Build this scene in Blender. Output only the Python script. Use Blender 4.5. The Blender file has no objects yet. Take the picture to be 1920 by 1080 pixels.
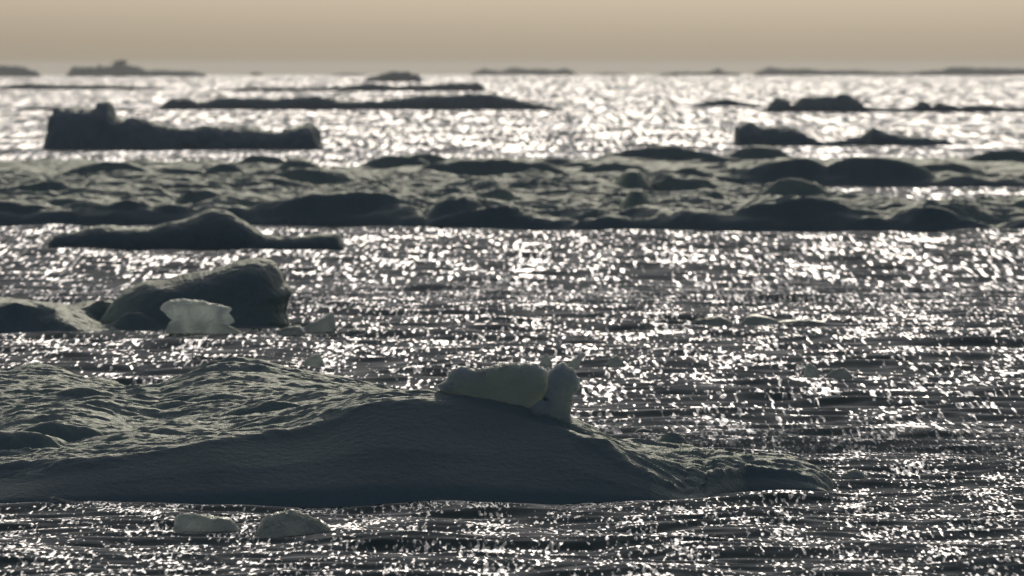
import bpy, math, random
import numpy as np

# ------------------------------------------------------------------ camera
H_CAM = 4.0            # eye height above the water, metres
F = 15700.0            # focal length in photograph pixels (1920 wide)
Y_INF = 124.0          # row of the level line of sight; the sea dips below it
R_EARTH = 7.4e6        # effective earth radius (with refraction)
SUN_EL, SUN_AZ = 13.0, 2.0      # degrees; azimuth to the right of the view

scene = bpy.context.scene
COL = scene.collection
cam_data = bpy.data.cameras.new('camera')
cam = bpy.data.objects.new('camera', cam_data)
COL.objects.link(cam)
cam_data.sensor_width = 36.0
cam_data.lens = 36.0 * F / 1920.0
cam_data.clip_start = 0.5
cam_data.clip_end = 60000
cam.location = (0, 0, H_CAM)
cam.rotation_euler = (math.radians(90) - math.atan((540 - Y_INF) / F), 0, 0)
cam_data.dof.use_dof = True
cam_data.dof.focus_distance = 80.0
cam_data.dof.aperture_fstop = 5.2
scene.camera = cam

# ------------------------------------------------------------------ sky, sun, exposure
world = bpy.data.worlds.new('World')
scene.world = world
world.use_nodes = True
wn = world.node_tree
wn.nodes.clear()
sky = wn.nodes.new('ShaderNodeTexSky')
sky.sky_type = 'NISHITA'
sky.sun_disc = False
sky.sun_elevation = math.radians(SUN_EL)
sky.sun_rotation = math.radians(SUN_AZ)
sky.air_density = 0.45
sky.dust_density = 5.9
sky.ozone_density = 2.1
bg = wn.nodes.new('ShaderNodeBackground')
bg.inputs['Strength'].default_value = 0.1
wo = wn.nodes.new('ShaderNodeOutputWorld')
wn.links.new(sky.outputs[0], bg.inputs['Color'])
wn.links.new(bg.outputs[0], wo.inputs['Surface'])

sun_data = bpy.data.lights.new('sun', 'SUN')
sun_data.energy = 3.4
sun_data.angle = math.radians(0.53)
sun_data.color = (1.0, 0.92, 0.73)
sun = bpy.data.objects.new('sun', sun_data)
COL.objects.link(sun)
sun.rotation_euler = (math.radians(90 - SUN_EL), 0, math.radians(180 - SUN_AZ))
sun.location = (0, 0, 60)

scene.view_settings.view_transform = 'Standard'
scene.view_settings.look = 'None'
scene.view_settings.exposure = -0.92
scene.view_settings.gamma = 1.0
scene.view_settings.use_curve_mapping = False
scene.cycles.use_denoising = True
scene.cycles.sample_clamp_direct = 12.0
scene.cycles.sample_clamp_indirect = 3.0
scene.cycles.max_bounces = 6
scene.cycles.caustics_reflective = False
scene.cycles.caustics_refractive = False
scene.cycles.volume_bounces = 0

# ------------------------------------------------------------------ helpers
def sea_z(d):
    return -d * d / (2 * R_EARTH)

def dist_at(py, z=0.0):
    """distance at which a thing of height z above the water shows on row py"""
    k = (py - Y_INF) / F
    q = max(k * k - 2 * (H_CAM - z) / R_EARTH, 0.0)
    return (k - math.sqrt(q)) * R_EARTH

def z_of(py, d):
    return H_CAM - (np.asarray(py, float) - Y_INF) / F * d

def x_of(px, d):
    return (np.asarray(px, float) - 960.0) / F * d

_rs = np.random.RandomState(7)
_perm = _rs.permutation(256)
_perm = np.concatenate([_perm, _perm, _perm])
_grad = _rs.normal(size=(256, 3))
_grad /= np.linalg.norm(_grad, axis=1)[:, None]

def perlin(x, y, z):
    xi, yi, zi = np.floor(x).astype(int), np.floor(y).astype(int), np.floor(z).astype(int)
    xf, yf, zf = x - xi, y - yi, z - zi
    u = xf**3 * (xf * (xf * 6 - 15) + 10)
    v = yf**3 * (yf * (yf * 6 - 15) + 10)
    w = zf**3 * (zf * (zf * 6 - 15) + 10)
    def g(a, b, c):
        h = _perm[_perm[_perm[(xi + a) & 255] + ((yi + b) & 255)] + ((zi + c) & 255)]
        G = _grad[h]
        return G[..., 0] * (xf - a) + G[..., 1] * (yf - b) + G[..., 2] * (zf - c)
    def lerp(a, b, t):
        return a + t * (b - a)
    return lerp(lerp(lerp(g(0,0,0), g(1,0,0), u), lerp(g(0,1,0), g(1,1,0), u), v),
                lerp(lerp(g(0,0,1), g(1,0,1), u), lerp(g(0,1,1), g(1,1,1), u), v), w)

def fbm(x, y, z, octaves=4, gain=0.5):
    s, a = 0.0, 1.0
    for k in range(octaves):
        s = s + a * perlin(x * 2**k + 17.3 * k, y * 2**k + 5.1 * k, z * 2**k + 9.7 * k)
        a *= gain
    return s

def ridged(x, y, z, octaves=4, gain=0.5):
    s, a = 0.0, 1.0
    for k in range(octaves):
        s = s + a * (0.32 - np.abs(perlin(x * 2**k + 31.7 * k, y * 2**k + 11.1 * k, z * 2**k + 3.7 * k)))
        a *= gain
    return s

def sstep(a, b, x):
    t = np.clip((x - a) / (b - a), 0, 1)
    return t * t * (3 - 2 * t)

def grid_mesh(name, X, Y, Z, wrap_u=False, wrap_v=False):
    """X, Y, Z are (rows, cols); wrap_v closes the rows, wrap_u the columns"""
    nr, nc = X.shape
    me = bpy.data.meshes.new(name)
    idx = np.arange(nr * nc).reshape(nr, nc)
    if wrap_v:
        idx = np.vstack([idx, idx[:1]])
    if wrap_u:
        idx = np.hstack([idx, idx[:, :1]])
    a, b, c, d = idx[:-1, :-1], idx[:-1, 1:], idx[1:, 1:], idx[1:, :-1]
    faces = np.stack([a, b, c, d], -1).reshape(-1, 4)
    nf = len(faces)
    me.vertices.add(nr * nc)
    me.vertices.foreach_set('co', np.stack([X, Y, Z], -1).astype(np.float32).ravel())
    me.loops.add(nf * 4)
    me.loops.foreach_set('vertex_index', faces.astype(np.int32).ravel())
    me.polygons.add(nf)
    me.polygons.foreach_set('loop_start', np.arange(0, nf * 4, 4, dtype=np.int32))
    me.polygons.foreach_set('use_smooth', np.ones(nf, dtype=bool))
    me.update(calc_edges=True)
    return me

def grid_normals(X, Y, Z, wrap_u=False):
    P = np.stack([X, Y, Z], -1)
    if wrap_u:
        du = np.roll(P, -1, 1) - np.roll(P, 1, 1)
    else:
        du = np.gradient(P, axis=1)
    dv = np.gradient(P, axis=0)
    n = np.cross(du, dv)
    return n / (np.linalg.norm(n, axis=-1, keepdims=True) + 1e-9)

def link(name, me, mat, parent=None):
    o = bpy.data.objects.new(name, me)
    COL.objects.link(o)
    if mat is not None and me is not None:
        me.materials.append(mat)
    if parent is not None:
        o.parent = parent
    return o

def tag(o, label, cat, group=None):
    o['label'] = label
    o['category'] = cat
    if group:
        o['group'] = group
    return o

def recenter(o, loc):
    """move the object's origin to loc, leaving its surface where it is"""
    me = o.data
    n = len(me.vertices)
    co = np.empty(n * 3, np.float32)
    me.vertices.foreach_get('co', co)
    co = co.reshape(-1, 3) - np.array(loc, np.float32)
    me.vertices.foreach_set('co', co.ravel())
    me.update()
    o.location = loc

# ------------------------------------------------------------------ materials
def new_mat(name):
    m = bpy.data.materials.new(name)
    m.use_nodes = True
    return m, m.node_tree, m.node_tree.nodes['Principled BSDF']

def N(t, kind, **kw):
    n = t.nodes.new(kind)
    for k, v in kw.items():
        setattr(n, k, v)
    return n

def ice_material(name, col_a, col_b, rough, sss, radius, bump_scale, bump_h, spec=0.2):
    m, t, b = new_mat(name)
    tc = N(t, 'ShaderNodeTexCoord')
    geo = N(t, 'ShaderNodeNewGeometry')
    n1 = N(t, 'ShaderNodeTexNoise'); n1.inputs['Scale'].default_value = 1.1
    n1.inputs['Detail'].default_value = 5
    ramp = N(t, 'ShaderNodeMix', data_type='RGBA')
    ramp.inputs[6].default_value = (*col_a, 1)
    ramp.inputs[7].default_value = (*col_b, 1)
    t.links.new(geo.outputs['Position'], n1.inputs['Vector'])
    cr = N(t, 'ShaderNodeMapRange'); cr.inputs[1].default_value = 0.35; cr.inputs[2].default_value = 0.65
    t.links.new(n1.outputs['Fac'], cr.inputs[0])
    t.links.new(cr.outputs[0], ramp.inputs[0])
    t.links.new(ramp.outputs[2], b.inputs['Base Color'])
    n2 = N(t, 'ShaderNodeTexNoise'); n2.inputs['Scale'].default_value = bump_scale
    n2.inputs['Detail'].default_value = 6; n2.inputs['Roughness'].default_value = 0.6
    t.links.new(geo.outputs['Position'], n2.inputs['Vector'])
    bp = N(t, 'ShaderNodeBump'); bp.inputs['Strength'].default_value = 1.0
    bp.inputs['Distance'].default_value = bump_h
    t.links.new(n2.outputs['Fac'], bp.inputs['Height'])
    t.links.new(bp.outputs[0], b.inputs['Normal'])
    b.inputs['Roughness'].default_value = rough
    b.inputs['IOR'].default_value = 1.31
    b.inputs['Specular IOR Level'].default_value = spec
    b.inputs['Subsurface Weight'].default_value = sss
    b.inputs['Subsurface Radius'].default_value = radius
    b.inputs['Subsurface Scale'].default_value = 1.0
    return m

ICE = ice_material('weathered_ice', (0.44, 0.54, 0.43), (0.52, 0.585, 0.47), 0.7, 0.0, (0.02, 0.03, 0.03), 14.0, 0.05)
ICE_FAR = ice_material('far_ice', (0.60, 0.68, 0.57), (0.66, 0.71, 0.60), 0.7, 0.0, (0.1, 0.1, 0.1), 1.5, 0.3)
GLASSY = ice_material('glassy_ice', (0.72, 0.74, 0.70), (0.82, 0.82, 0.78), 0.4, 1.0, (0.2, 0.2, 0.18), 16.0, 0.05)

def let_light_through(m, col, fac):
    t = m.node_tree
    b = t.nodes['Principled BSDF']; out = t.nodes['Material Output']
    tr = N(t, 'ShaderNodeBsdfTranslucent'); tr.inputs['Color'].default_value = (*col, 1)
    t.links.new(b.inputs['Normal'].links[0].from_socket, tr.inputs['Normal'])
    mx = N(t, 'ShaderNodeMixShader')
    geo = N(t, 'ShaderNodeNewGeometry')           # cloudy and clear ice
    nz = N(t, 'ShaderNodeTexNoise'); nz.inputs['Scale'].default_value = 4.0; nz.inputs['Detail'].default_value = 5
    t.links.new(geo.outputs['Position'], nz.inputs['Vector'])
    mr = N(t, 'ShaderNodeMapRange'); mr.inputs[1].default_value = 0.35; mr.inputs[2].default_value = 0.65
    mr.inputs[3].default_value = fac * fac; mr.inputs[4].default_value = fac * 1.4
    t.links.new(nz.outputs['Fac'], mr.inputs[0]); t.links.new(mr.outputs[0], mx.inputs[0])
    t.links.new(b.outputs[0], mx.inputs[1]); t.links.new(tr.outputs[0], mx.inputs[2])
    t.links.new(mx.outputs[0], out.inputs['Surface'])
    return m
CLEAR = ice_material('clear_ice', (0.62, 0.67, 0.64), (0.80, 0.82, 0.79), 0.5, 1.0, (0.20, 0.21, 0.19), 16.0, 0.05)

let_light_through(CLEAR, (0.70, 0.76, 0.72), 0.30)
let_light_through(GLASSY, (0.86, 0.92, 0.92), 0.66)

def water_material():
    m, t, b = new_mat('sea_water')
    geo = N(t, 'ShaderNodeNewGeometry')
    sep = N(t, 'ShaderNodeSeparateXYZ')
    t.links.new(geo.outputs['Position'], sep.inputs[0])
    dmax = N(t, 'ShaderNodeMath', operation='MAXIMUM'); dmax.inputs[1].default_value = 30
    t.links.new(sep.outputs['Y'], dmax.inputs[0])
    lg = N(t, 'ShaderNodeMath', operation='LOGARITHM'); lg.inputs[1].default_value = 2.0
    t.links.new(dmax.outputs[0], lg.inputs[0])
    acc = None
    def vmath(op, x, y=None, scale=None):
        n = N(t, 'ShaderNodeVectorMath', operation=op)
        t.links.new(x, n.inputs[0])
        if isinstance(y, tuple):
            n.inputs[1].default_value = y
        elif y is not None:
            t.links.new(y, n.inputs[1])
        if scale is not None:
            t.links.new(scale, n.inputs['Scale'])
        return n.outputs[0]
    def field(k, lx, ly, detail, seed):
        mp = N(t, 'ShaderNodeMapping')
        mp.inputs['Scale'].default_value = (1 / lx, 1 / ly, 0.0)
        mp.inputs['Location'].default_value = (3.1 * k + seed, 7.7 * k - seed, 0)
        t.links.new(geo.outputs['Position'], mp.inputs[0])
        nz = N(t, 'ShaderNodeTexNoise', noise_dimensions='2D')
        nz.inputs['Scale'].default_value = 1.0
        nz.inputs['Detail'].default_value = detail
        nz.inputs['Roughness'].default_value = 0.5
        t.links.new(mp.outputs[0], nz.inputs['Vector'])
        return nz
    dens = N(t, 'ShaderNodeMapRange'); dens.inputs[1].default_value = math.log2(85); dens.inputs[2].default_value = math.log2(420)
    dens.inputs[3].default_value = DENS[0]; dens.inputs[4].default_value = DENS[1]
    t.links.new(lg.outputs[0], dens.inputs[0])
    # waves that can be told apart grow with distance; each band of the sea carries its own:
    # long wavelets (broad tone) and short steep ripples (the sparkles), in clusters
    bands = [70, 115, 190, 310, 480, 700, 1000, 1400, 2000, 3000, 4500]
    for k, dk in enumerate(bands):
        A = field(k, WAVE[0] * dk, min(WAVE[1] * dk * dk, 0.02 * dk), 2.0, 0.0)
        B = field(k, RIPPLE[0] * dk * (1 if dk < 700 else 1.2), min(RIPPLE[1] * dk * dk, 0.023 * dk), 1.0, 40.0)
        C = field(k, CLUSTER[0] * dk * (1 if dk < 700 else 0.5), min(CLUSTER[1] * dk * dk, 0.06 * dk), 2.0, 80.0)
        a_ = vmath('MULTIPLY', vmath('SUBTRACT', A.outputs['Color'], (0.5, 0.5, 0.5)), tuple(w * (1 if dk < 700 else 0.5) for w in WAVE_SLOPE))
        # small wavelet caps: where one stands, the surface comes up from the steep near side to the flat top
        sb = N(t, 'ShaderNodeSeparateXYZ'); t.links.new(B.outputs['Color'], sb.inputs[0])
        cm = N(t, 'ShaderNodeMath', operation='MULTIPLY_ADD')
        cg = CLUSTER_GAIN * (1.15 if k < 2 else 1.0)
        cm.inputs[1].default_value = cg; cm.inputs[2].default_value = -0.5 * cg
        t.links.new(C.outputs['Fac'], cm.inputs[0])
        va = N(t, 'ShaderNodeMath', operation='ADD'); t.links.new(sb.outputs['Z'], va.inputs[0]); t.links.new(cm.outputs[0], va.inputs[1])
        vb = N(t, 'ShaderNodeMath', operation='ADD'); t.links.new(va.outputs[0], vb.inputs[0]); t.links.new(dens.outputs[0], vb.inputs[1])
        pk = N(t, 'ShaderNodeMapRange', interpolation_type='SMOOTHSTEP')
        pk.inputs[1].default_value = CAP[0]; pk.inputs[2].default_value = CAP[1]
        t.links.new(vb.outputs[0], pk.inputs[0])
        xs = N(t, 'ShaderNodeMath', operation='MULTIPLY_ADD'); cx_ = CAP_X * (1 if dk < 350 else 1.5)
        xs.inputs[1].default_value = cx_; xs.inputs[2].default_value = -0.5 * cx_
        t.links.new(sb.outputs['X'], xs.inputs[0])
        ys = N(t, 'ShaderNodeMath', operation='MULTIPLY_ADD'); ys.inputs[1].default_value = 0.35; ys.inputs[2].default_value = -0.175 + CAP_Y
        t.links.new(sb.outputs['Y'], ys.inputs[0])
        cvb = N(t, 'ShaderNodeCombineXYZ'); t.links.new(xs.outputs[0], cvb.inputs['X']); t.links.new(ys.outputs[0], cvb.inputs['Y'])
        tot = vmath('ADD', a_, vmath('SCALE', cvb.outputs[0], None, pk.outputs[0]))
        wt = N(t, 'ShaderNodeMath', operation='MULTIPLY'); wt.inputs[0].default_value = 1; wt.inputs[1].default_value = 1
        for side, nb in ((0, k - 1), (1, k + 1)):      # hand over to the neighbouring bands
            if 0 <= nb < len(bands):
                la, lb = sorted((math.log2(bands[nb]), math.log2(dk)))
                mr = N(t, 'ShaderNodeMapRange', interpolation_type='SMOOTHSTEP')
                mr.inputs[1].default_value = la + 0.3 * (lb - la); mr.inputs[2].default_value = la + 0.7 * (lb - la)
                mr.inputs[3].default_value = float(side); mr.inputs[4].default_value = 1.0 - side
                t.links.new(lg.outputs[0], mr.inputs[0]); t.links.new(mr.outputs[0], wt.inputs[side])
        sc = vmath('SCALE', tot, None, wt.outputs[0])
        acc = sc if acc is None else vmath('ADD', acc, sc)
    mul = N(t, 'ShaderNodeVectorMath', operation='MULTIPLY'); mul.inputs[1].default_value = (1, 1, 0)
    t.links.new(acc, mul.inputs[0])
    add = N(t, 'ShaderNodeVectorMath', operation='ADD')
    # only the near sides of waves show at this low angle, so the mean slope seen leans to the south
    lr = N(t, 'ShaderNodeMapRange'); lr.inputs[1].default_value = math.log2(80); lr.inputs[2].default_value = math.log2(240)
    lr.inputs[3].default_value = -LEAN[0]; lr.inputs[4].default_value = -LEAN[1]
    t.links.new(lg.outputs[0], lr.inputs[0])
    cv = N(t, 'ShaderNodeCombineXYZ'); t.links.new(lr.outputs[0], cv.inputs['Y'])
    lean = N(t, 'ShaderNodeVectorMath', operation='ADD')
    t.links.new(mul.outputs[0], lean.inputs[0]); t.links.new(cv.outputs[0], lean.inputs[1])
    t.links.new(lean.outputs[0], add.inputs[0]); t.links.new(geo.outputs['Normal'], add.inputs[1])
    nm = N(t, 'ShaderNodeVectorMath', operation='NORMALIZE')
    t.links.new(add.outputs[0], nm.inputs[0])
    t.links.new(nm.outputs[0], b.inputs['Normal'])
    b.inputs['Base Color'].default_value = (0.045, 0.125, 0.078, 1)
    b.inputs['Roughness'].default_value = 0.028
    b.inputs['IOR'].default_value = 1.33
    return m

WAVE, RIPPLE, CLUSTER = (0.0057, 0.00006), (0.00060, 0.000058), (0.006, 0.00028)
WAVE_SLOPE = (0.24, 0.20, 0)
LEAN = (0.295, 0.285)
CAP, CAP_X, CAP_Y = (0.53, 0.67), 1.25, 0.18      # where caps stand, spread of their side slope, rise
CLUSTER_GAIN, DENS = 0.6, (-0.02, 0.04)
WATER = water_material()

# ------------------------------------------------------------------ the sea
def build_sea():
    # rows: finer near, growing with distance as the swell that can be told apart grows
    q = np.linspace(1 / 50.0, 1 / 9500.0, 1000)
    dn = 1 / q
    rows = np.concatenate([[-400, -50, 10, 30, 40, 45], dn, [11000, 14000, 20000]])
    tcol = np.linspace(-1, 1, 440)
    side = np.array([1.3, 2.2, 5, 9, 12.7])
    near_side = np.array([1.3, 2.2, 5, 20, 120])
    t = np.concatenate([-side[::-1], tcol, side])
    half = 0.070 * np.clip(rows, 50, 9500) + 1.0
    X = half[:, None] * t[None, :]
    X[rows < 600, :5] = -half[rows < 600, None] * near_side[::-1][None]
    X[rows < 600, -5:] = half[rows < 600, None] * near_side[None]
    X = np.clip(X, -8500, 8500)
    Y = np.repeat(rows[:, None], len(t), 1)
    drow = np.gradient(np.clip(rows, 50, 9500))
    drow = np.clip(np.abs(drow), 0.05, None)[:, None]
    dcol = (half * (tcol[1] - tcol[0]))[:, None]
    rs = np.random.RandomState(3)
    Z = np.zeros_like(X)
    nw = 70
    for k in range(nw):
        lam = 0.45 * (12.0 / 0.45) ** (k / (nw - 1.0))
        th = rs.normal(0, 0.75) + 0.25          # travel direction about the view axis
        kx, ky = math.sin(th), math.cos(th)
        slope = 0.011 if lam < 3 else 0.011 * (3 / lam) ** 1.6
        amp = slope * lam / (2 * math.pi) * 1.414
        w = sstep(2.2, 4.5, lam / (drow * abs(ky) + dcol * abs(kx) + 1e-6))
        ph = rs.uniform(0, 6.28)
        Z += amp * w * np.sin(2 * math.pi / lam * (kx * X + ky * Y) + ph)
    Z[:, :5] = 0; Z[:, -5:] = 0
    D2 = X * X + Y * Y
    Z = Z - np.minimum(D2, 4e8) / (2 * R_EARTH)
    me = grid_mesh('sea', X, Y, Z)
    o = link('sea', me, WATER)
    o['kind'] = 'structure'
    return o
build_sea()

# ------------------------------------------------------------------ ice shapes
def floe(name, px0, px1, ncol, front, rows, svals, mounds=(), z0=0.2, amp=0.05, freq=2.0,
         amp2=0.02, freq2=8.0, mat=None, parent=None, seed=0.0, blur=3, wall_noise=0.3, back=None, big=0.0, yf=0.7, smooth_front=0.0, fscale=None, steep=0.9, rough_right=0.0, hwk=1.5):
    """A floe as a relief: 'rows' are crest lines read off the photograph, each at its own distance
    behind the front waterline; 'mounds' are hummocks (px, top row, foot row, half width in px)."""
    px = np.linspace(px0, px1, ncol)
    fd = np.interp(px, [p[0] for p in front], [p[1] for p in front])
    s = np.asarray(svals, float)
    S = np.repeat(s[:, None], ncol, 1)
    Fd = np.repeat(fd[None, :], len(s), 0)
    D = Fd + S
    PX = np.repeat(px[None, :], len(s), 0)
    fs = np.ones(ncol) if fscale is None else np.interp(px, [p[0] for p in fscale], [p[1] for p in fscale])
    rz, ro = [], []
    for off, prof in rows:
        off = off * (fs if 0 < off < 3.0 else np.ones(ncol))
        ro.append(off)
        if callable(prof):
            rz.append(prof(rz, px, fd + off)); continue
        if isinstance(prof, (int, float)):
            rz.append(np.full(ncol, float(prof))); continue
        py = np.interp(px, [p[0] for p in prof], [p[1] for p in prof])
        rz.append(np.maximum(z_of(py, fd + off), -0.5))
    rz = np.array(rz)
    offs = np.array(ro)
    Z = np.empty_like(D)
    for j in range(ncol):
        Z[:, j] = np.interp(s, offs[:, j], rz[:, j])
    X = x_of(PX, D)
    if blur:
        for _ in range(blur):
            Zb = Z.copy()
            Zb[1:-1] = 0.25 * Z[:-2] + 0.5 * Z[1:-1] + 0.25 * Z[2:]
            Z = Zb
    if big:
        Z = Z + big * fbm(X * 0.35 + seed, D * 0.12, X * 0 + seed, 3) * sstep(0.0, 1.5, S)
    Z0 = Z.copy()
    for (mx, top, foot, hw) in mounds:
        db = (H_CAM - z0) * F / (foot - Y_INF)
        jm = int(np.argmin(np.abs(px - mx)))
        zl = z0
        for _ in range(5):                       # foot of the hummock on the surface it stands on
            db = max((H_CAM - zl) * F / (foot - Y_INF), fd[jm] + 0.1)
            if back is not None:
                db = min(db, float(np.interp(mx, [p[0] for p in back], [p[1] for p in back])) - 3.0)
            zl = 0.5 * zl + 0.5 * float(np.interp(db, D[:, jm], Z0[:, jm]))
        Hm = 0.3
        for _ in range(4):
            Lf = steep * Hm + 0.1
            Hm = max(float(z_of(top, db + Lf)) - zl, 0.05)
        xc = float(x_of(mx, db)); hw = hw * hwk; wx = hw * db / F
        cs = np.where(np.abs(px - mx) < hw * 1.6)[0]
        if len(cs) == 0:
            continue
        cs = slice(cs[0], cs[-1] + 1)
        Xs, Ds, Zs = X[:, cs], D[:, cs], Z[:, cs]
        nzx = fbm(Xs * (1.2 / wx) + mx, Ds * 0.3 + seed, Xs * 0, 2)
        u = (Xs - xc) / wx + 0.25 * nzx
        g = np.clip(1 - np.abs(u) ** 2, 0, 1) ** 1.6
        v = Ds - db - np.minimum(u * u, 2) * Lf * 1.6 - nzx * 0.5 * Hm
        Lb = 10 * Hm + 0.8
        p = sstep(-0.05, Lf, v) * (1 - sstep(Lf, Lf + Lb, v))
        M = zl - 0.1 + (Hm + 0.1) * g * p
        k = 0.1
        hsm = np.clip(0.5 + 0.5 * (M - Zs) / k, 0, 1)
        Z[:, cs] = np.where((g * p) > 0, Zs * (1 - hsm) + M * hsm + k * hsm * (1 - hsm), Zs)
    if back is not None:       # the far edge of the floe, where it drops into the water
        bd = np.interp(px, [p[0] for p in back], [p[1] for p in back])[None, :]
        bd = bd + 1.5 * fbm(X * 0.6 + seed, X * 0 + 3.3, X * 0, 3)
        Z = Z - (Z + 0.5) * sstep(-0.8, 0.5, D - bd)
    # weathering: scoops and sharp little crests
    n = grid_normals(X, D, Z)
    n *= np.sign(n[..., 2:3] + 1e-6)
    flat = wall_noise + (1 - wall_noise) * sstep(0.72, 0.97, n[..., 2])
    above = sstep(-0.25, 0.1, Z)
    wx_ = 0.35 * perlin(X * freq * 0.6 + seed, D * freq * 0.6, Z * 0 + 4.4)
    dsp = amp * ridged(X * freq + seed + wx_, D * freq * yf - wx_, Z * 0, 4, 0.5) * 1.6
    dsp = dsp + amp2 * fbm(X * freq2 + seed, D * freq2 * yf, Z * freq2, 3, 0.55) * 1.5
    if smooth_front:
        flat = 0.1 + 0.9 * sstep(smooth_front * 0.85, smooth_front * 1.25, S / fs[None])
    if rough_right:
        dsp = dsp + 0.05 * rough_right * sstep(1200, 1290, PX) * ridged(X * 3.2 + D * 1.2 + seed, D * 1.6, Z * 0, 4, 0.55)
    dsp = dsp * flat * above
    X2, Y2, Z2 = X + n[..., 0] * dsp, D + n[..., 1] * dsp, Z + n[..., 2] * dsp
    Z2 = Z2 + sea_z(D)
    # underside
    zb = np.full(ncol, -0.9)
    X2 = np.vstack([X2[:1], X2, X2[-1:]]); Y2 = np.vstack([Y2[:1], Y2, Y2[-1:]])
    Z2 = np.vstack([zb[None], Z2, zb[None]])
    me = grid_mesh(name, X2, Y2, Z2, wrap_v=True)
    o = link(name, me, mat or ICE, parent)
    return o

def blob(name, outline, d, thick, mat, parent=None, n=140, rings=44, amp=0.03, freq=5.0, amp2=0.01, freq2=18.0,
         center=None, ex=0.7, ey=0.8, lean=0.0, seed=0.0, crag=0.10, wedge=0.0):
    """A lump of ice from its outline: rounded front and back, 'thick' metres deep."""
    ol = np.array(outline, float)
    ox, oz = x_of(ol[:, 0], d), z_of(ol[:, 1], d)
    if center is None:
        cx, cz = ox.mean(), oz.mean()
    else:
        cx, cz = float(x_of(center[0], d)), float(z_of(center[1], d))
    th = np.linspace(0, 2 * math.pi, n, endpoint=False)
    ax, az = ox - cx, oz - cz
    bx, bz = np.roll(ax, -1), np.roll(az, -1)
    r = np.zeros(n)
    for i, a in enumerate(th):
        dx, dz = math.cos(a), math.sin(a)
        ex_, ez_ = bx - ax, bz - az
        den = dx * ez_ - dz * ex_
        with np.errstate(divide='ignore', invalid='ignore'):
            tt = (ax * ez_ - az * ex_) / den
            uu = (ax * dz - az * dx) / den
        ok = (np.abs(den) > 1e-12) & (tt > 0) & (uu >= -1e-6) & (uu <= 1 + 1e-6)
        r[i] = tt[ok].max() if ok.any() else 0.02
    r = (np.roll(r, 1) + 4 * r + np.roll(r, -1)) / 6
    r = r * (1 + crag * ridged(np.cos(th) * 9 + seed, np.sin(th) * 9, th * 0 + 2.2, 3, 0.6))
    ph = np.linspace(-math.pi / 2 + 0.03, math.pi / 2 - 0.03, rings)
    c = np.cos(ph) ** ex
    s = np.sign(ph) * np.abs(np.sin(ph)) ** ey
    X = cx + c[:, None] * r[None] * np.cos(th)[None]
    Zr = c[:, None] * r[None] * np.sin(th)[None]
    Z = cz + Zr
    Y = d + thick * s[:, None] * (1 + wedge * Zr / np.abs(Zr).max()) + lean * Zr + 0 * X
    n_ = grid_normals(X, Y, Z, wrap_u=True)
    mid = np.stack([X - cx, Y - d, Z - cz], -1)
    n_ *= np.sign((n_ * mid).sum(-1, keepdims=True) + 1e-9)
    dsp = amp * 1.6 * fbm(X * freq + seed, Y * freq, Z * freq, 3) + amp2 * 1.8 * ridged(X * freq2, Y * freq2 + seed, Z * freq2, 3)
    X, Y, Z = X + n_[..., 0] * dsp, Y + n_[..., 1] * dsp, Z + n_[..., 2] * dsp
    # close the two poles
    for e in (0, -1):
        X[e] = X[e].mean(); Y[e] = Y[e].mean(); Z[e] = Z[e].mean()
    me = grid_mesh(name, X, Y, Z, wrap_u=True)
    o = link(name, me, mat, parent)
    if parent is None:
        recenter(o, (cx, d, sea_z(d)))
    return o

def ridge(name, crest, foot, mat, depth=1.2, cols=None, amp=0.22, freq=0.9, amp2=0.14, freq2=3.2, d=None, seed=0.0,
          parent=None, rings=26):
    """A long low floe from its crest line; foot is the row of its waterline."""
    if d is None:
        d = dist_at(foot)
    c = np.array(crest, float)
    px = np.linspace(c[0, 0], c[-1, 0], cols or max(40, int((c[-1, 0] - c[0, 0]) * 0.8)))
    base = sea_z(d)
    zt = z_of(np.interp(px, c[:, 0], c[:, 1]), d) - base
    zt = np.maximum(zt, 0.02)
    zm = zt.max()
    a = np.linspace(0, math.pi, rings)
    wy = depth * zm * np.sqrt(zt / zm)
    e = sstep(0, 0.03, (px - px[0]) / (px[-1] - px[0])) * sstep(0, 0.03, (px[-1] - px) / (px[-1] - px[0]))
    X = np.repeat(x_of(px, d)[None], rings, 0)
    wob = zm * 1.5 * fbm(x_of(px, d) / (zm * 3) + seed, px * 0 + 1.7, px * 0, 3)
    yy = -np.sign(np.cos(a)) * np.abs(np.cos(a)) ** 0.8
    yy = np.where(yy > 0, yy * 2.5, yy)
    Y = d + wob[None] + yy[:, None] * wy[None]
    lump = 1 + 0.0 * X
    Z = base + (np.sin(a)[:, None] ** 0.75) * zt[None] * lump * (0.15 + 0.85 * e)[None]
    n = grid_normals(X, Y, Z)
    n *= np.sign(n[..., 2:3] + 1e-6)
    dsp = zm * (amp * fbm(X * freq / zm * 1.3 + seed, Y * freq / zm, Z * freq / zm, 3) + amp2 * ridged(X * freq2 / zm, Y * freq2 / zm + seed, Z * freq2 / zm, 3))
    X, Y, Z = X + n[..., 0] * dsp, Y + n[..., 1] * dsp, Z + n[..., 2] * dsp
    X = np.vstack([X[:1], X, X[-1:]]); Y = np.vstack([Y[:1], Y, Y[-1:]])
    lowz = np.full((1, len(px)), base - 0.5 * zm)
    Z = np.vstack([lowz, Z, lowz])
    me = grid_mesh(name, X, Y, Z, wrap_v=True)
    o = link(name, me, mat, parent)
    if parent is None:
        recenter(o, (float(X.mean()), d, base))
    return o

def empty(name, loc):
    o = bpy.data.objects.new(name, None)
    COL.objects.link(o)
    o.location = loc
    return o

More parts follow.
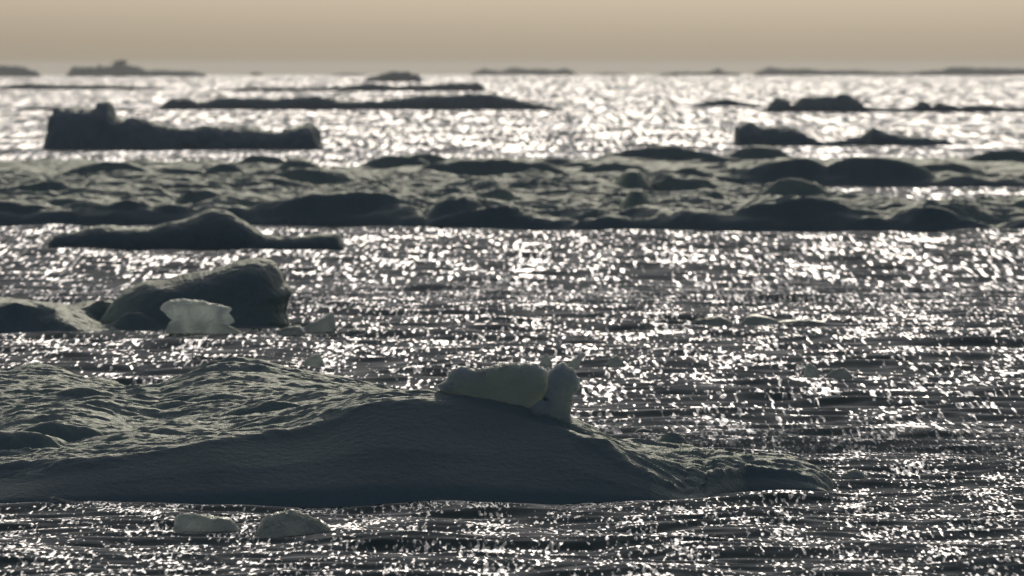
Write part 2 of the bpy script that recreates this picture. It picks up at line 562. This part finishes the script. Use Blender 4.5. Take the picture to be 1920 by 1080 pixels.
# ---- the near floe: dark wall in front, weathered slope behind
def near_floe():
    crest = [(-300,915),(-100,918),(0,915),(60,905),(120,890),(196,873),(267,860),(325,850),(392,834),(458,822),(542,808),
             (625,781),(667,767),(729,758),(800,757),(870,765),(960,786),(1040,812),(1100,848),(1160,880),(1220,905),(1280,930),(1320,926),(1352,898),(1400,894),(1480,898),(1520,905),(1545,918),(1560,935),(1700,960)]
    front = [(-300,76.4),(1220,76.5),(1300,77.1),(1400,78.6),(1540,78.8),(1700,78.8)]
    def frac(f):
        def g(rz, px, d):
            py = np.interp(px, [p[0] for p in crest], [p[1] for p in crest])
            fd = d
            return np.maximum(z_of(py, fd), -0.3) * f
        return g
    rows = [(-0.7, -0.7), (-0.05, -0.1), (0.2, frac(0.15)), (1.0, frac(0.53)), (2.2, crest),
            (2.9, [(p, y + 1) for p, y in crest]),
            (4.5, [(-300,880),(0,852),(60,862),(120,858),(180,839),(233,827),(270,823),(333,824),(392,827),(458,816),(542,802),(625,782),(700,770),(800,768),(870,776),(960,792),(1040,808),(1090,815),(1150,842),(1210,858),(1260,856),(1300,850),(1350,857),(1400,862),(1450,870),(1490,882),(1530,905),(1560,930),(1700,960)]),
            (8, [(-300,830),(0,820),(42,804),(125,806),(187,812),(233,822),(300,815),(400,805),(500,795),(600,778),(700,770),(800,778),(900,796),(1000,805),(1090,812),(1130,812),(1180,808),(1220,815),(1290,832),(1310,845),(1350,872),(1400,900)]),
            (12, [(-300,780),(0,770),(100,775),(200,775),(300,782),(400,768),(500,755),(600,752),(700,757),(800,778),(900,810),(1000,840),(1100,860)]),
            (15.5, [(-300,745),(0,735),(100,735),(180,745),(240,752),(300,745),(350,722),(400,695),(440,683),(490,682),(540,692),(600,702),(680,722),(745,745),(800,775),(850,810),(900,830),(1000,850)]),
            (19.5, [(-300,700),(0,704),(60,694),(110,700),(150,714),(190,713),(230,730),(300,752),(350,758),(500,745),(600,755),(700,780),(800,800),(1000,830)]),
            (21.0, -0.4), (22.0, -0.7)]
    sv = np.concatenate([np.linspace(-0.7, 3.2, 120), np.linspace(3.24, 22, 440)])
    mounds = [(120,803,850,110),(20,827,862,80),(215,716,744,32),(60,771,788,70),(330,805,818,70),(150,745,762,60),(520,768,785,70),(15,735,752,45),(100,722,738,40),(330,768,782,60),(440,700,728,45),(560,735,750,60),(300,848,866,60),(30,895,912,80),(640,720,738,50),(260,790,803,50),(420,752,766,50),
              (1165,808,830,26),(1210,813,836,26),(1262,826,850,24),]
    root = empty('ice_floe', (-2.0, 80.0, 0))
    o = floe('ice_mass', -260, 1560, 760, front, rows, sv, mounds, z0=0.12, smooth_front=2.2, fscale=[(-300,.3),(0,.3),(200,.38),(400,.55),(600,.78),(729,.85),(960,.82),(1040,.7),(1100,.48),(1160,.32),(1220,.2),(1280,.14),(1340,.14),(1700,.14)], yf=2.4, big=0.26, steep=1.3, hwk=1.7, amp=0.125, freq=0.36, amp2=0.02, freq2=4.5, rough_right=1.2,
             wall_noise=0.12, seed=2.0, blur=2)
    o.parent = root; o.matrix_parent_inverse = root.matrix_world.inverted()
    o.location = -root.location
    tag(root, 'large near ice floe with smooth dark wall, rippled back slope and low right spur', 'ice floe')
near_floe()

def lump(name, outline, d, thick, label, mat=GLASSY, cat='ice chunk', group=None, **kw):
    o = blob(name, outline, d, thick, mat, **kw)
    tag(o, label, cat, group)
    return o

def near_block():
    d = 78.6
    root = empty('ice_block', (float(x_of(980, d)), d, 0.6))
    tag(root, 'translucent two-lobed ice block perched on the ridge of the near floe', 'ice block')
    slab = blob('slab', [(824,726),(846,717),(852,702),(866,690),(876,691),(886,698),(924,692),(964,686),(1003,688),(1022,700),(1026,716),
             (1023,736),(1008,750),(997,762),(1010,830),(968,826),(889,806),(856,790),(850,756),(837,736)], d + 0.38, 0.16, CLEAR,
             n=200, amp=0.014, freq=6, amp2=0.022, freq2=18, center=(940,735), ex=0.3, ey=0.9, wedge=0.65, crag=0.16)
    pil = blob('pillar', [(1032,707),(1041,692),(1056,683),(1060,694),(1073,696),(1082,714),(1081,730),(1068,744),(1064,776),(1073,802),(1062,840),
             (1020,838),(978,822),(984,780),(1002,764),(1021,750),(1032,732)], d + 0.14, 0.17, CLEAR,
             n=180, amp=0.014, freq=6, amp2=0.022, freq2=18, center=(1040,752), ex=0.32, ey=0.9, wedge=-0.3, crag=0.12, seed=6.0)
    for o in (slab, pil):
        loc = o.location.copy()
        o.parent = root
        o.location = loc - root.location
near_block()

# ---- the second floe with its blunt peak
def second_floe():
    root = empty('ice_floe', (float(x_of(250, 126)), 126, 0))
    front = [(-260,125.6),(160,125.6),(230,126.6),(560,126.8)]
    rows = [(-0.6,-0.6),(-0.05,-0.08),(0.3,[(-260,600),(0,602),(100,608),(150,618),(170,622),(250,618),(450,618),(540,624),(560,640)]),
            (0.9,[(-260,570),(0,571),(47,579),(73,573),(102,580),(124,598),(153,615),(180,621),(250,612),(400,600),(520,615),(560,640)]),
            (3.0,[(-260,566),(0,568),(60,572),(110,577),(150,590),(200,606),(250,600),(400,590),(520,612),(560,640)]),
            (5.5,[(-260,562),(0,562),(36,565),(90,573),(124,579),(164,568),(204,566),(233,571),(255,577),(330,572),(430,580),(520,606),(560,625)]),
            (8.0,[(-260,566),(0,568),(164,575),(300,575),(430,590),(520,606),(560,625)]),
            (9.5,-0.4),(10.2,-0.6)]
    sv = np.concatenate([np.linspace(-0.6, 1.2, 40), np.linspace(1.24, 10.2, 150)])
    shelf = floe('low_shelf', -240, 545, 380, front, rows, sv,
                 [(190,567,600,62),(250,590,621,60),(30,572,624,70)], z0=0.1, amp=0.05, freq=1.5, amp2=0.02, freq2=6, wall_noise=0.3, seed=5.0)
    block = blob('blunt_peak', [(215,563),(237,546),(270,531),(313,528),(346,517),(394,509),(437,494),(485,487),(510,496),(525,514),(529,531),
             (545,545),(537,563),(533,586),(540,604),(530,630),(470,650),(330,650),(230,640),(190,600)], 129.0, 1.5, ICE, n=240, rings=90,
             amp=0.03, freq=1.2, amp2=0.02, freq2=5, center=(420,580), ex=0.4, ey=0.9, lean=0.35, crag=0.04)
    for o in (shelf, block):
        loc = o.location.copy(); o.parent = root; o.location = loc - root.location
    tag(root, 'dark ice floe with a blunt overhanging peak at left, beyond the near floe', 'ice floe')
second_floe()
lump('ice_slab', [(303,580),(313,567),(343,563),(372,565),(394,570),(434,579),(424,587),(437,603),(420,609),(440,618),(458,626),(430,640),(320,640),
     (312,618),(325,600),(314,590)], 124.2, 0.22, 'pale translucent slab standing in the water before the dark blunt peak', cat='ice slab',
     center=(370,600), n=160, amp=0.015, freq=5, amp2=0.012, freq2=18, ex=0.45)

# ---- the floe with a single hump
def hump_floe():
    d = dist_at(467)
    o = ridge('ice_floe', [(88,462),(92,447),(125,438),(190,427),(240,431),(280,432),(325,420),(370,407),(395,396),(408,396),(430,402),(450,415),(480,434),(500,447),
         (550,448),(590,444),(625,440),(640,441),(645,462)], 467, ICE, depth=1.3, cols=340, amp=0.10, freq=1.0, amp2=0.06, freq2=3.5, seed=3.0, rings=70)
    tag(o, 'low dark floe with one pointed hump, just before the wide hummocked ice', 'ice floe')
hump_floe()

# ---- the two wide hummocked floes across the middle
def wide_floes():
    front = [(-300,210),(300,210.5),(520,210.5),(800,208),(1000,206.5),(1350,203.8),(2250,203.8)]
    back = [(-300,270),(1000,272),(1300,262),(1430,246),(1500,235),(1590,228),(1660,223),(1760,217),(1850,219),(1920,222),(2250,222)]
    rows = [(-1.0,-0.6),(-0.1,-0.08),(0.4,0.12),(1.5,0.22),(12,0.26),(30,0.24),(50,0.25),(66,0.25),(72,0.25)]
    sv = np.concatenate([np.linspace(-1.0, 2.0, 26), np.linspace(2.12, 72, 500)])
    m = [(10,393,421,110),(240,393,421,75),(330,399,421,60),(650,374,420,160),(558,401,425,72),(70,358,379,75),(340,354,374,85),(485,347,368,72),
         (585,329,363,85),(375,376,400,45),(845,357,381,42),(858,380,406,45),(925,371,394,40),(940,402,424,90),(1195,372,413,24),(1187,333,368,32),
         (1290,328,356,85),(1275,342,375,72),(1487,352,389,58),(1488,388,429,110),(1670,394,411,45),(1890,403,421,50),(1010,352,372,60),
         (1050,384,400,60),(1110,405,424,70),(1340,376,391,16),(150,375,392,70),(700,352,366,60),(760,345,358,70),(1600,402,418,45),(1760,408,424,60),
         (990,390,408,40),(440,388,404,45),(1100,352,364,60)]
    o = floe('ice_floe', -280, 2200, 620, front, rows, sv, m, z0=0.22, amp=0.36, freq=0.30, amp2=0.04, freq2=2.4, yf=1.5, hwk=1.7, steep=1.1, wall_noise=0.5, seed=8.0, back=back, big=0.45, mat=ICE)
    recenter(o, (0, 230, 0))
    tag(o, 'wide hummocked ice floe spanning the middle, in front of the water gap at right', 'ice floe')
    front = [(-300,274),(900,276),(1300,277),(2250,277)]
    back = [(-300,316),(560,314),(610,298),(670,298),(700,318),(1000,322),(2250,322)]
    rows = [(-1.0,-0.6),(-0.1,-0.08),(0.5,0.12),(2,0.24),(25,0.26),(50,0.25),(62,0.25)]
    sv = np.concatenate([np.linspace(-1.0, 2.0, 20), np.linspace(2.2, 62, 330)])
    m = [(915,301,349,125),(820,311,347,50),(740,299,326,62),(1235,279,303,85),(1237,295,308,22),(1425,281,299,62),(1480,302,341,95),(1640,300,343,95),
         (1540,337,352,110),(1890,287,313,80),(200,311,343,85),(490,297,319,48),(555,303,327,36),(420,315,341,42),(30,321,349,60),(1045,300,318,38),
         (1085,309,322,34),(1345,298,312,40),(1760,312,330,70),(320,322,336,50),(1150,312,330,60),(1330,318,334,60),(1820,330,346,80),(790,292,306,50),(640,331,342,40),(100,333,346,60)]
    o = floe('ice_floe', -280, 2200, 520, front, rows, sv, m, z0=0.22, amp=0.22, freq=0.27, amp2=0.05, freq2=2.0, yf=1.5, hwk=1.7, steep=1.1, wall_noise=0.5, seed=14.0, back=back, big=0.34, mat=ICE)
    recenter(o, (0, 300, 0))
    tag(o, 'wide hummocked ice floe behind the water gap, with rounded crests against the glitter', 'ice floe')
wide_floes()

# ---- floes further out
def far(crest, foot, label, depth=1.0, d=None, **kw):
    if d is not None and d > 3500:
        crest = [(x, y - 2.0) for x, y in crest]
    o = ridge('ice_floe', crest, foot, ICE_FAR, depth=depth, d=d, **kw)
    tag(o, label, 'ice floe')
    return o

far([(84,274),(86,252),(90,236),(96,224),(106,214),(128,212),(150,210),(183,206),(190,194),(203,197),(212,219),(222,230),(245,222),(280,225),(318,246),(380,247),(415,247),(475,239),(520,254),
     (550,243),(575,237),(590,240),(597,250),(598,272)], 281, 'thick dark floe with a tall rounded left end and knobbed right end', depth=0.9, seed=1.1, amp=0.16)
far([(286,204),(320,190),(345,184),(370,192),(425,185),(500,187),(590,182),(650,190),(700,191),(750,186),(810,179),(920,178),(960,185),(998,197),(1050,203)], 206,
    'long dark floe far out at left, thickest at its right end', seed=2.2)
far([(1296,198),(1330,190),(1368,186),(1390,193),(1432,198)], 199.5, 'small low lens-shaped floe far out right of centre', seed=3.3)
far([(1428,209),(1445,196),(1456,185),(1478,188),(1484,203),(1494,196),(1506,185),(1545,182),(1583,179),(1605,185),(1622,201),(1661,206),(1710,204),(1732,190),(1749,203),
     (1760,193),(1799,201),(1854,198),(1887,204),(1960,206),(2050,208)], 210.5, 'jagged far floe at right with a flat-topped hump and thin right tail', seed=4.4)
far([(1380,270),(1382,238),(1407,233),(1434,241),(1473,240),(1500,248),(1523,260),(1545,269)], 273.5, 'dark wedge-shaped floe at right with a steep left end', seed=5.5)
far([(1540,269),(1580,265),(1616,259),(1638,240),(1655,251),(1688,258),(1743,259),(1790,269)], 273, 'low floe at right with one small pinnacle, beside the wedge-shaped floe', seed=5.9)
far([(-60,163),(0,164),(42,157),(110,161),(200,160),(260,164),(312,167)], 168, 'thin dark strip of ice far out at the left edge', seed=6.6)
far([(410,170),(475,164),(560,166),(650,162),(700,157),(740,162),(820,160),(840,156),(900,157),(915,167)], 171, 'thin broken strip of ice far out left of centre', seed=7.7)
far([(30,204),(90,200),(150,205),(215,203),(280,205)], 207, 'faint low strip of ice just behind the thick rounded floe', seed=7.1)
far([(684,149),(715,140),(740,134),(765,137),(782,140),(791,150)], 153.5, 'small dark hump of ice near the horizon left of centre', seed=8.8)
far([(-60,126),(0,127),(40,127),(60,134),(76,143)], 0, 'hazy hump of ice on the horizon at the left edge', d=4000, seed=9.1)
far([(124,143),(140,127),(165,128),(180,129),(187,122),(193,129),(210,127),(218,123),(232,123),(245,128),(280,135),(320,134),(350,136),(386,141)], 0,
    'hazy long ice island on the horizon at left, topped by an overhanging block', d=4200, seed=9.2)
far([(468,141),(480,137),(492,141)], 0, 'tiny speck of ice on the horizon right of the ice island', d=5200, seed=9.3)
far([(620,142),(650,139),(690,142)], 0, 'faint sliver of ice on the horizon left of the small dark hump', d=5200, seed=9.4)
far([(880,141),(910,131),(937,136),(965,129),(992,133),(1009,131),(1035,134),(1064,131),(1082,140)], 0, 'hazy bumpy ice strip on the horizon at centre', d=5600, seed=9.5)
far([(1118,141),(1140,138),(1175,141)], 0, 'faint sliver of ice on the horizon right of centre', d=5800, seed=9.6)
far([(1238,142),(1268,137),(1300,138),(1329,138),(1346,130),(1362,138),(1390,140)], 0, 'hazy ice strip with one small peak on the horizon', d=5300, seed=9.7)
far([(1410,141),(1440,129),(1478,133),(1517,131),(1545,136),(1600,134),(1677,139),(1700,141)], 0, 'hazy ice strip with several humps on the horizon at right', d=5200, seed=9.8)
far([(1690,141),(1730,137),(1765,134),(1788,127),(1832,130),(1880,130),(1920,131),(2000,132),(2080,141)], 0, 'hazy low ice strip on the horizon at the right edge', d=5000, seed=9.9)

# the leaning block on the horizon island
def island_block():
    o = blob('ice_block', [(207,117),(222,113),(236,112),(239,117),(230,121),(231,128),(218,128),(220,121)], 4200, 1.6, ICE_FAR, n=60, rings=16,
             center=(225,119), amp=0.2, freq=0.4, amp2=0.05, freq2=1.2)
    tag(o, 'overhanging ice block on top of the horizon ice island at left', 'ice block')
island_block()

# ---- small drifting pieces
def bit(outline, foot, thick, label, cat='ice chunk', mat=GLASSY, **kw):
    d = dist_at(foot)
    ol = list(outline)
    ol += [(outline[-1][0] - 2, foot + 14), (outline[0][0] + 2, foot + 14)]
    o = blob('ice_chunk', ol, d, thick, mat, n=110, rings=34, ex=0.55, **kw)
    tag(o, label, cat)
    return o
bit([(328,990),(330,972),(345,965),(372,968),(405,972),(425,972),(440,980),(448,995)], 997, 0.16, 'pale rounded low ice chunk in the water before the dark wall', amp=0.02, amp2=0.008)
bit([(478,1002),(490,985),(505,968),(525,963),(550,961),(570,970),(595,982),(615,994)], 1002, 0.28, 'small triangular heap of slushy ice in the foreground water', amp=0.035, amp2=0.02, freq=6)
bit([(566,618),(590,604),(612,592),(624,584),(627,600),(632,620)], 622, 0.2, 'pale pointed fin of ice right of the blunt peak', amp=0.015)
bit([(520,622),(540,614),(560,612),(572,622)], 624, 0.25, 'low pale ice lump at the foot of the blunt peak', amp=0.02)
bit([(648,624),(662,617),(680,619),(688,625)], 625, 0.2, 'small pale ice lump right of the pointed fin', amp=0.02)
bit([(712,622),(728,615),(745,618),(775,624)], 624, 0.25, 'small dark flat ice lump, furthest right of the pieces beside the fin', amp=0.02)
bit([(565,688),(578,672),(590,664),(600,666),(604,676),(608,688)], 690, 0.14, 'upright beige ice piece rising behind the near floe hump', amp=0.015)
bit([(520,688),(535,680),(552,682),(566,690)], 690, 0.2, 'low beige ice crust beside the upright piece behind the hump', amp=0.015)
bit([(1012,684),(1018,668),(1026,664),(1032,676),(1034,684)], 686, 0.1, 'small pale ice spike behind the left top of the pillar', amp=0.01)
bit([(1066,684),(1078,672),(1092,662),(1098,664),(1088,678),(1084,685)], 686, 0.1, 'small slanting ice sliver behind the perched block at right', amp=0.01)
bit([(1136,686),(1146,672),(1156,667),(1166,674),(1172,686)], 688, 0.14, 'small pale dome of ice right of the perched block', amp=0.012)
bit([(1508,708),(1512,686),(1518,681),(1530,690),(1536,708)], 708, 0.12, 'pale narrow ice tooth in the glitter at right', amp=0.012)
bit([(1546,708),(1562,696),(1580,691),(1592,700),(1600,708)], 708, 0.18, 'low pale ice lump beside the narrow tooth', amp=0.015)
bit([(1296,606),(1320,596),(1350,593),(1372,604)], 606, 0.3, 'low brownish ice lump in the glitter, left one of the pair', amp=0.02)
bit([(1392,606),(1404,594),(1422,590),(1440,596),(1460,604),(1520,600),(1552,606)], 607, 0.3, 'low dark ice lump with a flat right tail in the glitter', amp=0.02)
bit([(1524,896),(1535,886),(1550,882),(1562,890),(1570,898)], 898, 0.12, 'pale wedge of ice touching the tip of the right spur', amp=0.012)
bit([(1572,900),(1585,888),(1602,882),(1618,888),(1624,898)], 899, 0.16, 'pale glassy ice lump adrift off the tip of the right spur', amp=0.015)
bit([(92,948),(96,934),(108,938),(130,942),(165,946)], 949, 0.12, 'small slush crust at the foot of the dark wall at left', amp=0.02)
o = blob('ice_chunk', [(1468,880),(1470,868),(1480,863),(1490,864),(1494,874),(1494,890),(1470,890)], 80.3, 0.07, CLEAR, n=80, rings=24, amp=0.008, amp2=0.004)
tag(o, 'small rounded ice knob sitting on the end of the right spur', 'ice chunk')

# ------------------------------------------------------------------ haze
def build_haze():
    x, y0, y1, z0, z1 = 9000, -600, 20500, -36, 9.5
    vs = [(-x, y0, z0), (x, y0, z0), (x, y1, z0), (-x, y1, z0), (-x, y0, z1), (x, y0, z1), (x, y1, z1), (-x, y1, z1)]
    fs = [(0, 3, 2, 1), (4, 5, 6, 7), (0, 1, 5, 4), (1, 2, 6, 5), (2, 3, 7, 6), (3, 0, 4, 7)]
    me = bpy.data.meshes.new('haze')
    me.from_pydata(vs, [], fs)
    m = bpy.data.materials.new('haze_air'); m.use_nodes = True
    t = m.node_tree; t.nodes.clear()
    out = t.nodes.new('ShaderNodeOutputMaterial')
    v = t.nodes.new('ShaderNodeVolumePrincipled')
    v.inputs['Color'].default_value = (0.9, 0.9, 0.9, 1)
    v.inputs['Density'].default_value = 0.000065
    v.inputs['Anisotropy'].default_value = 0.28
    t.links.new(v.outputs[0], out.inputs['Volume'])
    o = link('haze', me, m)
    o['kind'] = 'stuff'
HAZE = True
if HAZE:
    build_haze()
